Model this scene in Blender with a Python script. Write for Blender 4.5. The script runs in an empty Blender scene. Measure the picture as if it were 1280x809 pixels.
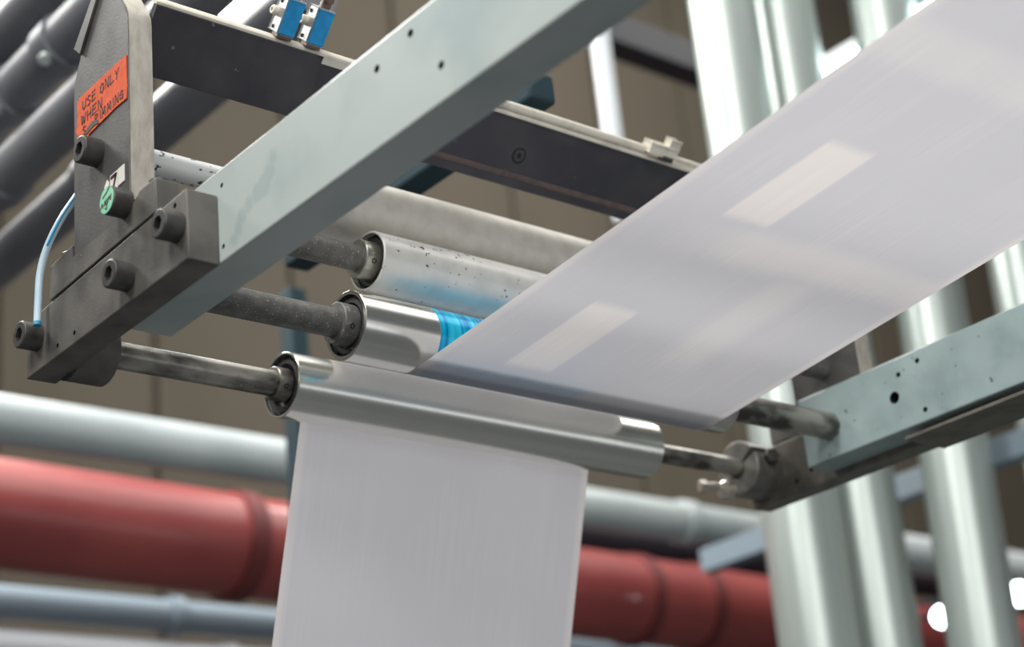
import bpy, bmesh, math, random
from mathutils import Vector, Matrix
random.seed(7)
S = bpy.context.scene
COL = S.collection
ZC = 1.6                      # height of the lens above the floor; machine coordinates below are given from the lens

# ------------------------------------------------------------------ camera
cam_d = bpy.data.cameras.new('camera'); cam = bpy.data.objects.new('camera', cam_d); COL.objects.link(cam)
a = Vector((0.7729, 0.1745, 0.6100)).normalized()
b = Vector((-0.6275, 0.3524, 0.6943)); b = (b - a * a.dot(b)).normalized()
c = a.cross(b)
right = Vector((a[0], b[0], c[0])); down = Vector((a[1], b[1], c[1])); fwd = Vector((a[2], b[2], c[2]))
m = Matrix((right, -down, -fwd)).transposed().to_4x4(); m.translation = (0, 0, ZC)
cam.matrix_world = m
cam_d.sensor_width = 36.0; cam_d.lens = 2257.2 * 36 / 1280
cam_d.clip_start = 0.05; cam_d.clip_end = 200
cam_d.dof.use_dof = True; cam_d.dof.focus_distance = 2.27; cam_d.dof.aperture_fstop = 3.0
S.camera = cam

# ------------------------------------------------------------------ world, lamps, exposure
W = bpy.data.worlds.new('hall_light'); S.world = W; W.use_nodes = True
W.node_tree.nodes['Background'].inputs[0].default_value = (0.88, 0.94, 1.0, 1)
W.node_tree.nodes['Background'].inputs[1].default_value = 0.13

def area(name, loc, target, sx, sy, power, col=(1, 1, 1)):
    l = bpy.data.lights.new(name, 'AREA'); l.shape = 'RECTANGLE'; l.size = sx; l.size_y = sy; l.energy = power; l.color = col
    o = bpy.data.objects.new(name, l); COL.objects.link(o); o.location = (loc[0], loc[1], loc[2] + ZC)
    o.rotation_euler = (Vector(target) - Vector(loc)).to_track_quat('-Z', 'Y').to_euler()
    return o
area('overhead_light', (-2.0, 0.9, 5.0), (1.0, 1.7, 0.9), 1.2, 4.0, 300, (1.0, 0.98, 0.94))
area('overhead_light', (1.6, 2.9, 5.5), (1.6, 2.4, 0.0), 1.2, 5.0, 60, (1.0, 0.98, 0.94))
area('overhead_light', (5.0, 1.6, 6.6), (4.6, 1.8, 0.0), 6.0, 5.0, 170, (1.0, 0.98, 0.94))
area('low_fill_light', (6.2, -5.4, -0.4), (1.8, 1.9, 0.9), 6.0, 2.4, 45, (0.92, 0.96, 1.0))  # unseen panel added to streak and brighten the polished rollers
area('overhead_light', (1.2, 5.8, 5.0), (1.6, 2.1, 0.5), 4.5, 1.2, 400, (1.0, 0.98, 0.94))  # backlight added to shine through the hanging web
area('overhead_light', (7.5, 4.0, 7.5), (8.5, 8.5, 3.0), 1.2, 6.0, 300, (1.0, 0.98, 0.94))  # added to brighten the back wall and the red pipe's right part
area('overhead_light', (-1.0, -3.6, 3.4), (1.4, 1.8, 0.9), 4.0, 1.2, 180, (1.0, 0.98, 0.94))
area('low_fill_light', (-2.4, -4.2, 0.3), (1.5, 1.9, 0.8), 4.0, 2.2, 70, (0.90, 0.95, 1.0))  # unseen fill added behind the camera for the web's lower bend

S.view_settings.view_transform = 'Standard'; S.view_settings.look = 'None'
S.view_settings.exposure = 0.0; S.view_settings.gamma = 1.0; S.view_settings.use_curve_mapping = False

# ------------------------------------------------------------------ materials
def mat(name, col, rough=0.5, metal=0.0, col2=None, scale=20, stretch=(1, 1, 1), lo=0.4, hi=0.65, bump=0.0, bscale=200,
        coat=0.0, specks=None, rough2=None, detail=4, emit=None):
    """principled with one noise that blends two colours, optional small specks and fine bump, all in object space"""
    M = bpy.data.materials.new(name); M.use_nodes = True; N = M.node_tree.nodes; L = M.node_tree.links
    P = N['Principled BSDF']
    P.inputs['Base Color'].default_value = (*col, 1); P.inputs['Roughness'].default_value = rough; P.inputs['Metallic'].default_value = metal
    P.inputs['Coat Weight'].default_value = coat
    if emit:
        P.inputs['Emission Color'].default_value = (*col, 1); P.inputs['Emission Strength'].default_value = emit
    tc = N.new('ShaderNodeTexCoord'); mp = N.new('ShaderNodeMapping'); mp.inputs['Scale'].default_value = stretch
    L.new(tc.outputs['Object'], mp.inputs['Vector'])
    out = None
    if col2:
        n = N.new('ShaderNodeTexNoise'); n.inputs['Scale'].default_value = scale; n.inputs['Detail'].default_value = detail
        L.new(mp.outputs[0], n.inputs['Vector'])
        r = N.new('ShaderNodeMapRange'); r.inputs['From Min'].default_value = lo; r.inputs['From Max'].default_value = hi
        L.new(n.outputs['Fac'], r.inputs['Value'])
        x = N.new('ShaderNodeMix'); x.data_type = 'RGBA'
        x.inputs[6].default_value = (*col, 1); x.inputs[7].default_value = (*col2, 1)
        L.new(r.outputs[0], x.inputs[0]); out = x.outputs[2]
        if rough2 is not None:
            rr = N.new('ShaderNodeMapRange'); rr.inputs['To Min'].default_value = rough; rr.inputs['To Max'].default_value = rough2
            L.new(r.outputs[0], rr.inputs['Value']); L.new(rr.outputs[0], P.inputs['Roughness'])
    if specks:
        sc, th, scol, mask = specks
        n = N.new('ShaderNodeTexNoise'); n.inputs['Scale'].default_value = sc; n.inputs['Detail'].default_value = 2
        L.new(tc.outputs['Object'], n.inputs['Vector'])
        r = N.new('ShaderNodeMapRange'); r.inputs['From Min'].default_value = th; r.inputs['From Max'].default_value = th + 0.02
        lo_ = N.new('ShaderNodeTexNoise'); lo_.inputs['Scale'].default_value = sc * 0.13; L.new(tc.outputs['Object'], lo_.inputs['Vector'])
        ma = N.new('ShaderNodeMath'); ma.operation = 'MULTIPLY_ADD'; ma.inputs[1].default_value = mask; L.new(lo_.outputs['Fac'], ma.inputs[0])
        su = N.new('ShaderNodeMath'); su.operation = 'SUBTRACT'; su.inputs[1].default_value = mask * 0.5; L.new(n.outputs['Fac'], su.inputs[0]); L.new(su.outputs[0], ma.inputs[2])
        L.new(ma.outputs[0], r.inputs['Value'])
        x = N.new('ShaderNodeMix'); x.data_type = 'RGBA'; x.inputs[7].default_value = (*scol, 1)
        if out: L.new(out, x.inputs[6])
        else: x.inputs[6].default_value = (*col, 1)
        L.new(r.outputs[0], x.inputs[0]); out = x.outputs[2]
    if out: L.new(out, P.inputs['Base Color'])
    if bump:
        n = N.new('ShaderNodeTexNoise'); n.inputs['Scale'].default_value = bscale; n.inputs['Detail'].default_value = 3
        L.new(mp.outputs[0], n.inputs['Vector'])
        bm_ = N.new('ShaderNodeBump'); bm_.inputs['Strength'].default_value = bump; bm_.inputs['Distance'].default_value = 0.002
        L.new(n.outputs['Fac'], bm_.inputs['Height']); L.new(bm_.outputs[0], P.inputs['Normal'])
    M['out'] = 0
    return M

M = {}
SMEAR = [(0, -0.327, 0.079), (0, -0.319, 0.066), (0, -0.306, 0.056), (0, -0.290, 0.051), (0, -0.274, 0.046), (0, -0.260, 0.037), (0, -0.248, 0.026), (0, -0.239, 0.017)]
M['beam'] = mat('grey_green_paint', (0.43, 0.485, 0.467), 0.38, 0, (0.33, 0.405, 0.405), 5, (1, 1, 1), 0.52, 0.68, 0.05, 60)
M['beam_r'] = mat('worn_green_paint', (0.30, 0.38, 0.38), 0.4, 0, (0.22, 0.29, 0.29), 12, (1, 1, 1), 0.45, 0.7, 0.1, 60, specks=(70, 0.70, (0.08, 0.10, 0.10), 0))
M['black'] = mat('blackened_steel', (0.155, 0.145, 0.13), 0.5, 0.3, (0.075, 0.072, 0.067), 16, (1, 1, 1), 0.42, 0.68, 0.12, 260, specks=(260, 0.72, (0.25, 0.24, 0.22), 0))
M['plate'] = mat('dark_plate_steel', (0.105, 0.102, 0.098), 0.5, 0.3, (0.055, 0.054, 0.053), 18, (1, 1, 1), 0.45, 0.72, 0.12, 260)
M['ground'] = mat('ground_steel_edge', (0.50, 0.465, 0.405), 0.5, 0.3, (0.35, 0.325, 0.285), 90, (1, 1, 0.35), 0.4, 0.7, 0.2, 400)
M['bolt'] = mat('black_oxide_bolt', (0.05, 0.047, 0.044), 0.45, 0.3, (0.075, 0.072, 0.068), 60, bump=0.05)
M['hole'] = mat('hole_black', (0.008, 0.008, 0.012), 0.8)
M['bar'] = mat('dark_bar_paint', (0.034, 0.033, 0.042), 0.45, 0.1, (0.056, 0.052, 0.058), 14, (1, 1, 1), 0.45, 0.75, 0.1, 150, specks=(90, 0.735, (0.16, 0.15, 0.15), 0))
M['rust'] = mat('brown_ledge', (0.12, 0.085, 0.075), 0.7, 0, (0.07, 0.06, 0.06), 60)
M['cream'] = mat('cream_edge', (0.66, 0.62, 0.53), 0.5, 0, (0.5, 0.46, 0.39), 50, (1, 1, 1), 0.5, 0.75)
M['blue'] = mat('sensor_blue', (0.003, 0.30, 0.64), 0.5, 0, (0.002, 0.23, 0.54), 60)
M['alu'] = mat('aluminium', (0.62, 0.62, 0.60), 0.4, 0.75, (0.42, 0.43, 0.44), 40)
M['brass'] = mat('brown_fitting', (0.16, 0.11, 0.085), 0.4, 0.4)
M['ringw'] = mat('pale_ring', (0.72, 0.66, 0.55), 0.5)
M['polish'] = mat('polished_roller', (0.86, 0.85, 0.79), 0.22, 0.95, (0.83, 0.825, 0.765), 6, (16, 0.3, 0.3), 0.35, 0.7, rough2=0.24)
M['rim'] = mat('machined_rim', (0.6, 0.62, 0.6), 0.3, 1.0)
M['zinc'] = mat('zinc_roller', (0.74, 0.73, 0.69), 0.36, 0.35, (0.62, 0.615, 0.585), 25, (1, 1, 1), 0.45, 0.7, 0.05, 200, specks=(150, 0.70, (0.05, 0.05, 0.05), 0.45))
M['matte'] = mat('dull_aluminium_roller', (0.58, 0.555, 0.50), 0.5, 0.4, (0.50, 0.475, 0.425), 45, (1, 1, 1), 0.4, 0.7, 0.08, 300)
M['shaft'] = mat('oily_shaft', (0.42, 0.40, 0.36), 0.34, 0.7, (0.09, 0.085, 0.075), 28, (0.5, 1, 1), 0.42, 0.62, 0.1, 200, specks=(150, 0.7, (0.42, 0.40, 0.36), 0))
M['dusty'] = mat('dusty_dark_shaft', (0.12, 0.117, 0.11), 0.5, 0.3, (0.18, 0.175, 0.165), 60, (1, 1, 1), 0.4, 0.7, 0.25, 300, specks=(330, 0.66, (0.4, 0.38, 0.35), 0))
M['speckshaft'] = mat('chipped_white_shaft', (0.66, 0.67, 0.66), 0.4, 0.2, specks=(120, 0.64, (0.06, 0.065, 0.08), 0.45))
M['collarz'] = mat('yellow_zinc_collar', (0.55, 0.54, 0.46), 0.3, 0.9, (0.42, 0.45, 0.38), 40)
M['seal'] = mat('bearing_seal', (0.025, 0.025, 0.028), 0.6, 0.2, specks=(260, 0.68, (0.25, 0.24, 0.22), 0))
M['clamp'] = mat('clamp_steel', (0.26, 0.25, 0.225), 0.42, 0.5, (0.15, 0.145, 0.13), 30, bump=0.1)
M['brownsteel'] = mat('brown_steel', (0.17, 0.155, 0.13), 0.5, 0.35, (0.11, 0.1, 0.085), 30, bump=0.1)
M['nut'] = mat('plated_nut', (0.6, 0.57, 0.5), 0.35, 0.8)
M['orange'] = mat('orange_tape', (0.70, 0.10, 0.022), 0.75, 0, (0.60, 0.078, 0.018), 60, (1, 1, 1), 0.4, 0.7, 0.35, 90)
M['ink'] = mat('marker_ink', (0.06, 0.025, 0.03), 0.6)
M['green'] = mat('mint_sticker', (0.20, 0.58, 0.36), 0.55, 0, (0.28, 0.66, 0.44), 60)
M['white'] = mat('white_label', (0.78, 0.76, 0.70), 0.55)
M['hose'] = mat('hose_plastic', (0.50, 0.62, 0.70), 0.3, 0, (0.40, 0.56, 0.68), 30)
M['hoseblue'] = mat('hose_blue_print', (0.03, 0.26, 0.45), 0.35)
M['red'] = mat('red_pipe_paint', (0.37, 0.075, 0.068), 0.4, 0, (0.32, 0.06, 0.058), 4, coat=0.35)
M['redflange'] = mat('dark_flange_band', (0.16, 0.03, 0.03), 0.6)
M['galv'] = mat('galvanised_duct', (0.45, 0.505, 0.48), 0.38, 0.6, (0.37, 0.42, 0.40), 3, (1, 1, 0.2))
M['grey'] = mat('grey_pipe_paint', (0.52, 0.57, 0.57), 0.4, 0.1, (0.45, 0.5, 0.51), 3)
M['slate'] = mat('slate_tube', (0.20, 0.205, 0.225), 0.45, 0.15, (0.15, 0.155, 0.175), 3)
M['bluegrey'] = mat('blue_grey_steel', (0.21, 0.27, 0.32), 0.5)
M['teal'] = mat('teal_steel', (0.007, 0.032, 0.044), 0.75)
M['dark'] = mat('dark_steel', (0.016, 0.017, 0.026), 0.6)
M['pale'] = mat('pale_pipe_paint', (0.72, 0.76, 0.80), 0.4)
M['wall'] = mat('tan_cladding', (0.145, 0.122, 0.09), 0.8, 0, (0.126, 0.107, 0.078), 0.8)
M['wall2'] = mat('brown_cladding', (0.10, 0.085, 0.07), 0.8, 0, (0.13, 0.11, 0.09), 0.7)
M['floor'] = mat('concrete', (0.10, 0.105, 0.11), 0.7, 0, (0.075, 0.08, 0.085), 1.2)
M['lamp'] = mat('lamp_glass', (0.85, 0.97, 1.0), 0.5, emit=14)

def ink_roller():
    """polished steel with a band of cyan ink streaked round it"""
    m_ = mat('inked_roller', (0.86, 0.85, 0.79), 0.22, 0.95, (0.83, 0.825, 0.765), 6, (16, 0.3, 0.3), 0.35, 0.7, rough2=0.24)
    N = m_.node_tree.nodes; L = m_.node_tree.links; P = N['Principled BSDF']
    tc = N.new('ShaderNodeTexCoord'); sx = N.new('ShaderNodeSeparateXYZ'); L.new(tc.outputs['Object'], sx.inputs[0])
    mp = N.new('ShaderNodeMapping'); mp.inputs['Scale'].default_value = (150, 5, 5); L.new(tc.outputs['Object'], mp.inputs['Vector'])
    n = N.new('ShaderNodeTexNoise'); n.inputs['Scale'].default_value = 1.0; n.inputs['Detail'].default_value = 3; L.new(mp.outputs[0], n.inputs['Vector'])
    w = N.new('ShaderNodeTexNoise'); w.inputs['Scale'].default_value = 9; L.new(tc.outputs['Object'], w.inputs['Vector'])
    ad = N.new('ShaderNodeMath'); ad.operation = 'MULTIPLY_ADD'; ad.inputs[1].default_value = 0.012; L.new(w.outputs['Fac'], ad.inputs[0]); L.new(sx.outputs[0], ad.inputs[2])
    r = N.new('ShaderNodeMapRange'); r.inputs['From Min'].default_value = INK_X; r.inputs['From Max'].default_value = INK_X + 0.0015; L.new(ad.outputs[0], r.inputs['Value'])
    cr = N.new('ShaderNodeValToRGB'); e = cr.color_ramp.elements
    e[0].position = 0.30; e[0].color = (0.002, 0.10, 0.42, 1); e[1].position = 0.66; e[1].color = (0.04, 0.62, 0.85, 1)
    k = cr.color_ramp.elements.new(0.5); k.color = (0.0, 0.42, 0.70, 1); L.new(n.outputs['Fac'], cr.inputs[0])
    r2 = N.new('ShaderNodeMapRange'); r2.inputs['From Min'].default_value = INK_X + 0.26; r2.inputs['From Max'].default_value = INK_X + 0.255; L.new(ad.outputs[0], r2.inputs['Value'])
    rm_ = N.new('ShaderNodeMath'); rm_.operation = 'MULTIPLY'; L.new(r.outputs[0], rm_.inputs[0]); L.new(r2.outputs[0], rm_.inputs[1]); r = rm_
    old = P.inputs['Base Color'].links[0].from_socket
    x = N.new('ShaderNodeMix'); x.data_type = 'RGBA'; L.new(r.outputs[0], x.inputs[0]); L.new(old, x.inputs[6]); L.new(cr.outputs[0], x.inputs[7]); L.new(x.outputs[2], P.inputs['Base Color'])
    mt = N.new('ShaderNodeMapRange'); mt.inputs['To Min'].default_value = 1.0; mt.inputs['To Max'].default_value = 0.25; L.new(r.outputs[0], mt.inputs['Value']); L.new(mt.outputs[0], P.inputs['Metallic'])
    return m_
INK_X = 0.124

def paper():
    m_ = bpy.data.materials.new('newsprint_web'); m_.use_nodes = True; N = m_.node_tree.nodes; L = m_.node_tree.links
    for n in list(N): N.remove(n)
    out = N.new('ShaderNodeOutputMaterial'); mix = N.new('ShaderNodeMixShader'); d = N.new('ShaderNodeBsdfPrincipled'); t = N.new('ShaderNodeBsdfTranslucent')
    d.inputs['Roughness'].default_value = 0.6; d.inputs['Specular IOR Level'].default_value = 0.25
    mix.inputs[0].default_value = 0.42
    L.new(d.outputs[0], mix.inputs[1]); L.new(t.outputs[0], mix.inputs[2]); L.new(mix.outputs[0], out.inputs[0])
    uv = N.new('ShaderNodeUVMap'); uv.uv_map = 'web'
    mp = N.new('ShaderNodeMapping'); mp.inputs['Scale'].default_value = (260, 5, 1); L.new(uv.outputs[0], mp.inputs['Vector'])
    n1 = N.new('ShaderNodeTexNoise'); n1.inputs['Scale'].default_value = 1; n1.inputs['Detail'].default_value = 4; L.new(mp.outputs[0], n1.inputs['Vector'])
    mp2 = N.new('ShaderNodeMapping'); mp2.inputs['Scale'].default_value = (9, 4, 1); L.new(uv.outputs[0], mp2.inputs['Vector'])
    n2 = N.new('ShaderNodeTexNoise'); n2.inputs['Scale'].default_value = 1; n2.inputs['Detail'].default_value = 1; L.new(mp2.outputs[0], n2.inputs['Vector'])
    s = N.new('ShaderNodeSeparateXYZ'); L.new(uv.outputs[0], s.inputs[0])
    def math_(op, x, y=None, z=None, clamp=False):
        k = N.new('ShaderNodeMath'); k.operation = op; k.use_clamp = clamp
        for i, v in enumerate((x, y, z)):
            if v is None: continue
            if isinstance(v, (int, float)): k.inputs[i].default_value = v
            else: L.new(v, k.inputs[i])
        return k.outputs[0]
    def smooth(v, lo, hi):
        k = N.new('ShaderNodeMapRange'); k.interpolation_type = 'SMOOTHSTEP'; k.inputs['From Min'].default_value = lo; k.inputs['From Max'].default_value = hi
        L.new(v, k.inputs['Value']); return k.outputs[0]
    def win(v, lo, hi, e): return math_('MULTIPLY', smooth(v, lo - e, lo + e), math_('SUBTRACT', 1.0, smooth(v, hi - e, hi + e)))
    U, V_ = s.outputs[0], s.outputs[1]                  # U across the web in metres, V along it
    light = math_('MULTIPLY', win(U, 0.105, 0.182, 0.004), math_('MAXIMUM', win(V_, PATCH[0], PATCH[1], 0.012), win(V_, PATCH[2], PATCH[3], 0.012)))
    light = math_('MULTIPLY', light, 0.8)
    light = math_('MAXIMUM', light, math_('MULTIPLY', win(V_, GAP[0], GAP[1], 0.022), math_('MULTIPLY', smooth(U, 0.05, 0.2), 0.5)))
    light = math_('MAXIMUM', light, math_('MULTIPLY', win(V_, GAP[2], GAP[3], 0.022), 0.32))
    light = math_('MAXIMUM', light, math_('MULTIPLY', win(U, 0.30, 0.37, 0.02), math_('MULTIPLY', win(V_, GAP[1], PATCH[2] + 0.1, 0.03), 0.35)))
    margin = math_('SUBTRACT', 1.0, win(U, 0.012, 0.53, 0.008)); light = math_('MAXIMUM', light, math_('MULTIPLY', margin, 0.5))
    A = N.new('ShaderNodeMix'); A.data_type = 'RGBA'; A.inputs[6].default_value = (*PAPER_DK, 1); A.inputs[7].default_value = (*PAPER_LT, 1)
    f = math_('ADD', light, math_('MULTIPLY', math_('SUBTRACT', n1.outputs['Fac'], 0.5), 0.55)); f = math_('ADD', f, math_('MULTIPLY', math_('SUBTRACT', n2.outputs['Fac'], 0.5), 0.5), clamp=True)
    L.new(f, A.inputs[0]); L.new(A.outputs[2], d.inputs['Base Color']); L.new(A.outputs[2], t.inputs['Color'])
    return m_
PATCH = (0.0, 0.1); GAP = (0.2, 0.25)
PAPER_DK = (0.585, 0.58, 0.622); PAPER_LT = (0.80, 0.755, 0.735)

def smear(m_, pts, width, col):
    """a darker wiped patch with an irregular outline on the beam paint, fixed to the beam"""
    N = m_.node_tree.nodes; L = m_.node_tree.links; P = N['Principled BSDF']; old = P.inputs['Base Color'].links[0].from_socket
    tc = N.new('ShaderNodeTexCoord'); nz = N.new('ShaderNodeTexNoise'); nz.inputs['Scale'].default_value = 28; L.new(tc.outputs['Object'], nz.inputs['Vector'])
    best = None
    for p in pts:
        d = N.new('ShaderNodeVectorMath'); d.operation = 'DISTANCE'; d.inputs[1].default_value = p; L.new(tc.outputs['Object'], d.inputs[0])
        if best is None: best = d.outputs['Value']
        else:
            k = N.new('ShaderNodeMath'); k.operation = 'MINIMUM'; L.new(best, k.inputs[0]); L.new(d.outputs['Value'], k.inputs[1]); best = k.outputs[0]
    ad = N.new('ShaderNodeMath'); ad.operation = 'MULTIPLY_ADD'; ad.inputs[1].default_value = width * 1.4; L.new(nz.outputs['Fac'], ad.inputs[0]); L.new(best, ad.inputs[2])
    r = N.new('ShaderNodeMapRange'); r.inputs['From Min'].default_value = width * 1.35; r.inputs['From Max'].default_value = width * 1.05; L.new(ad.outputs[0], r.inputs['Value'])
    k = N.new('ShaderNodeMath'); k.operation = 'MULTIPLY'; k.inputs[1].default_value = 0.5; L.new(r.outputs[0], k.inputs[0])
    x = N.new('ShaderNodeMix'); x.data_type = 'RGBA'; x.inputs[7].default_value = (*col, 1); L.new(k.outputs[0], x.inputs[0]); L.new(old, x.inputs[6]); L.new(x.outputs[2], P.inputs['Base Color'])
smear(M['beam'], SMEAR, 0.020, (0.27, 0.345, 0.36))

# ------------------------------------------------------------------ mesh helpers (coordinates from the lens, z up)
def finish(name, bm, material, parent=None, origin=(0, 0, 0), smooth=True):
    """link a bmesh given in lens coordinates as one object whose origin sits at `origin`"""
    o3 = Vector(parent['_o']) if parent is not None and '_o' in parent else Vector(origin)
    bmesh.ops.recalc_face_normals(bm, faces=bm.faces)
    bmesh.ops.translate(bm, verts=bm.verts, vec=-o3)
    me = bpy.data.meshes.new(name); bm.to_mesh(me); bm.free()
    if material: me.materials.append(material)
    if smooth:
        for p in me.polygons: p.use_smooth = True
        me.set_sharp_from_angle(angle=math.radians(22))
    o = bpy.data.objects.new(name, me); COL.objects.link(o)
    if parent is not None: o.parent = parent
    else: o.location = o3 + Vector((0, 0, ZC))
    if parent is not None: o['_o'] = tuple(o3)
    return o
def thing(name, origin, label, cat, group=None):
    o = bpy.data.objects.new(name, None); o.empty_display_size = 0.05; COL.objects.link(o)
    o.location = Vector(origin) + Vector((0, 0, ZC)); o['_o'] = tuple(origin)
    return tag(o, label, cat, group)
def tag(o, label, cat, group=None):
    o['label'] = label; o['category'] = cat
    if group: o['group'] = group
    return o
def struct(o): o['kind'] = 'structure'; return o

def box(bm, x, y, z, bev=0.0, seg=2):
    r = bmesh.ops.create_cube(bm, size=1.0); vs = r['verts']
    for v in vs:
        v.co = Vector(((x[0] + x[1]) / 2 + v.co.x * (x[1] - x[0]), (y[0] + y[1]) / 2 + v.co.y * (y[1] - y[0]), (z[0] + z[1]) / 2 + v.co.z * (z[1] - z[0])))
    if bev:
        es = list({e for v in vs for e in v.link_edges}); bmesh.ops.bevel(bm, geom=es, offset=bev, segments=seg, affect='EDGES', profile=0.5)
    return bm
def prism(bm, pts, axis, lo, hi, bev=0.0):
    """closed outline extruded along a world axis; pts are the other two coordinates in x,y,z order"""
    def P(p, h):
        q = list(p); q.insert('xyz'.index(axis), h); return Vector(q)
    A = [bm.verts.new(P(p, lo)) for p in pts]; B = [bm.verts.new(P(p, hi)) for p in pts]
    bm.faces.new(A); bm.faces.new(B[::-1]); n = len(pts)
    for i in range(n): bm.faces.new((A[i], B[i], B[(i + 1) % n], A[(i + 1) % n]))
    if bev:
        es = list({e for v in A + B for e in v.link_edges}); bmesh.ops.bevel(bm, geom=es, offset=bev, segments=2, affect='EDGES', profile=0.5)
    return bm
def frame_from(d):
    d = Vector(d).normalized(); h = Vector((0, 0, 1)) if abs(d.z) < 0.9 else Vector((0, 1, 0))
    u = h.cross(d).normalized(); return d, u, d.cross(u)
def lathe(bm, p, d, prof, seg=32, hexes=(), cap0=True, cap1=True):
    """profile [(t along d, radius)]; profile indices in hexes get a hexagonal outline"""
    p = Vector(p); d, u, w = frame_from(d); rings = []
    for i, (t, r) in enumerate(prof):
        ring = []
        for k in range(seg):
            an = 2 * math.pi * k / seg; rr = r
            if i in hexes:
                q = (an % (math.pi / 3)) - math.pi / 6; rr = r * math.cos(math.pi / 6) / math.cos(q)
            ring.append(bm.verts.new(p + d * t + (u * math.cos(an) + w * math.sin(an)) * rr))
        rings.append(ring)
    for A, B in zip(rings, rings[1:]):
        for k in range(seg): bm.faces.new((A[k], A[(k + 1) % seg], B[(k + 1) % seg], B[k]))
    if cap0: bm.faces.new(rings[0][::-1])
    if cap1: bm.faces.new(rings[-1])
    return bm
def rod(bm, p, q, r, seg=24, ch=0.0):
    p, q = Vector(p), Vector(q); l = (q - p).length
    prof = [(0, r), (l, r)] if not ch else [(0, r - ch), (ch, r), (l - ch, r), (l, r - ch)]
    return lathe(bm, p, q - p, prof, seg)
def tube(bm, pts, r, seg=12, sub=6):
    P = [Vector(p) for p in pts]; Q = [P[0] * 2 - P[1]] + P + [P[-1] * 2 - P[-2]]; path = []
    for i in range(1, len(Q) - 2):
        for k in range(sub):
            t = k / sub; p0, p1, p2, p3 = Q[i - 1:i + 3]
            path.append(0.5 * ((2 * p1) + (p2 - p0) * t + (2 * p0 - 5 * p1 + 4 * p2 - p3) * t * t + (3 * p1 - p0 - 3 * p2 + p3) * t ** 3))
    path.append(P[-1]); rings = []; u = None
    for i, p in enumerate(path):
        d = (path[min(i + 1, len(path) - 1)] - path[max(i - 1, 0)]).normalized()
        if u is None: _, u, _w = frame_from(d)
        u = (u - d * u.dot(d)).normalized(); w = d.cross(u)
        rings.append([bm.verts.new(p + (u * math.cos(2 * math.pi * k / seg) + w * math.sin(2 * math.pi * k / seg)) * r) for k in range(seg)])
    for A, B in zip(rings, rings[1:]):
        for k in range(seg): bm.faces.new((A[k], A[(k + 1) % seg], B[(k + 1) % seg], B[k]))
    bm.faces.new(rings[0][::-1]); bm.faces.new(rings[-1]); return bm
def BM(): return bmesh.new()
def drill(o, holes):
    """cut round blind holes [(centre, axis, radius, depth)] into an object, in lens coordinates"""
    bm = BM()
    for (cn, ax, r, dp) in holes:
        d = Vector(ax).normalized(); cn = Vector(cn)
        lathe(bm, cn - d * 0.004, d, [(0, r), (dp + 0.004, r)], 20)
    bmesh.ops.recalc_face_normals(bm, faces=bm.faces)
    o3 = Vector(o['_o']) if '_o' in o else o.location - Vector((0, 0, ZC))
    bmesh.ops.translate(bm, verts=bm.verts, vec=-o3)
    me = bpy.data.meshes.new('cutter'); bm.to_mesh(me); bm.free(); me.materials.append(M['hole'])
    cut = bpy.data.objects.new('cutter', me); COL.objects.link(cut)
    if o.parent: cut.parent = o.parent
    else: cut.location = o.location
    o.data.materials.append(M['hole'])
    md = o.modifiers.new('holes', 'BOOLEAN'); md.object = cut; md.operation = 'DIFFERENCE'; md.solver = 'EXACT'; md.material_mode = 'TRANSFER'
    bpy.context.view_layer.update(); dg = bpy.context.evaluated_depsgraph_get()
    new = bpy.data.meshes.new_from_object(o.evaluated_get(dg)); o.modifiers.clear(); o.data = new
    bpy.data.objects.remove(cut)
    for p in new.polygons: p.use_smooth = True
    new.set_sharp_from_angle(angle=math.radians(22))
    return o

# ================================================================== the hall
YB, XR, XL, YF, ZT = 9.0, 15.0, -5.0, -8.0, 11.0
FZ = -ZC
bm = BM(); box(bm, (XL, XR), (YF, YB), (FZ - 0.2, FZ)); struct(finish('floor', bm, M['floor'], origin=(5, 0, FZ)))
w = struct(finish('wall_back', box(BM(), (XL, XR + 0.2), (YB, YB + 0.2), (FZ, ZT)), M['wall'], origin=(5, YB, FZ)))
for i in range(20):                                     # cladding sheets standing proud with recessed joints
    x0 = XL + i * 1.0
    finish('panel', box(BM(), (x0 + 0.02, x0 + 0.98), (YB - 0.04, YB), (FZ, ZT), 0.01, 1), M['wall'], None, (x0, YB, FZ))
    o = COL.objects[-1]; o.parent = w; o.location = o.location - w.location
w = struct(finish('wall_right', box(BM(), (XR, XR + 0.2), (YF, YB), (FZ, ZT)), M['wall2'], origin=(XR, 0, FZ)))
for i in range(17):
    y0 = YF + i * 1.0
    finish('panel', box(BM(), (XR - 0.04, XR), (y0 + 0.02, y0 + 0.98), (FZ, ZT), 0.01, 1), M['wall2'], None, (XR, y0, FZ))
    o = COL.objects[-1]; o.parent = w; o.location = o.location - w.location

# ---- vertical galvanised ducts
def duct(x, y, r, label, lean=0.0, dz=0.0):
    lx, ly = 0.776 * lean, -0.630 * lean; zr = 3.2; ax = (lx, ly, 1)
    x, y = x - lx * (zr - FZ), y - ly * (zr - FZ)
    t = thing('vertical_duct', (x, y, FZ), label, 'duct', 'vertical ducts behind the machine')
    finish('duct_pipe', lathe(BM(), (x, y, FZ), ax, [(0, r), (ZT - FZ, r)], 48), M['galv'], t)
    for z in (-0.9 + dz, 5.4 + dz):
        finish('joint_collar', lathe(BM(), (x + lx * (z - FZ), y + ly * (z - FZ), z), ax, [(0, r), (0, r + 0.008), (0.06, r + 0.008), (0.06, r)], 48, (), False, False), M['galv'], t)
duct(4.027, 3.360, 0.112, 'tall galvanised round duct, leftmost of the pair rising behind the paper web', 0.012)
duct(4.30, 3.335, 0.108, 'tall galvanised round duct, right one of the pair rising behind the paper web', 0.012)
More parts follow.
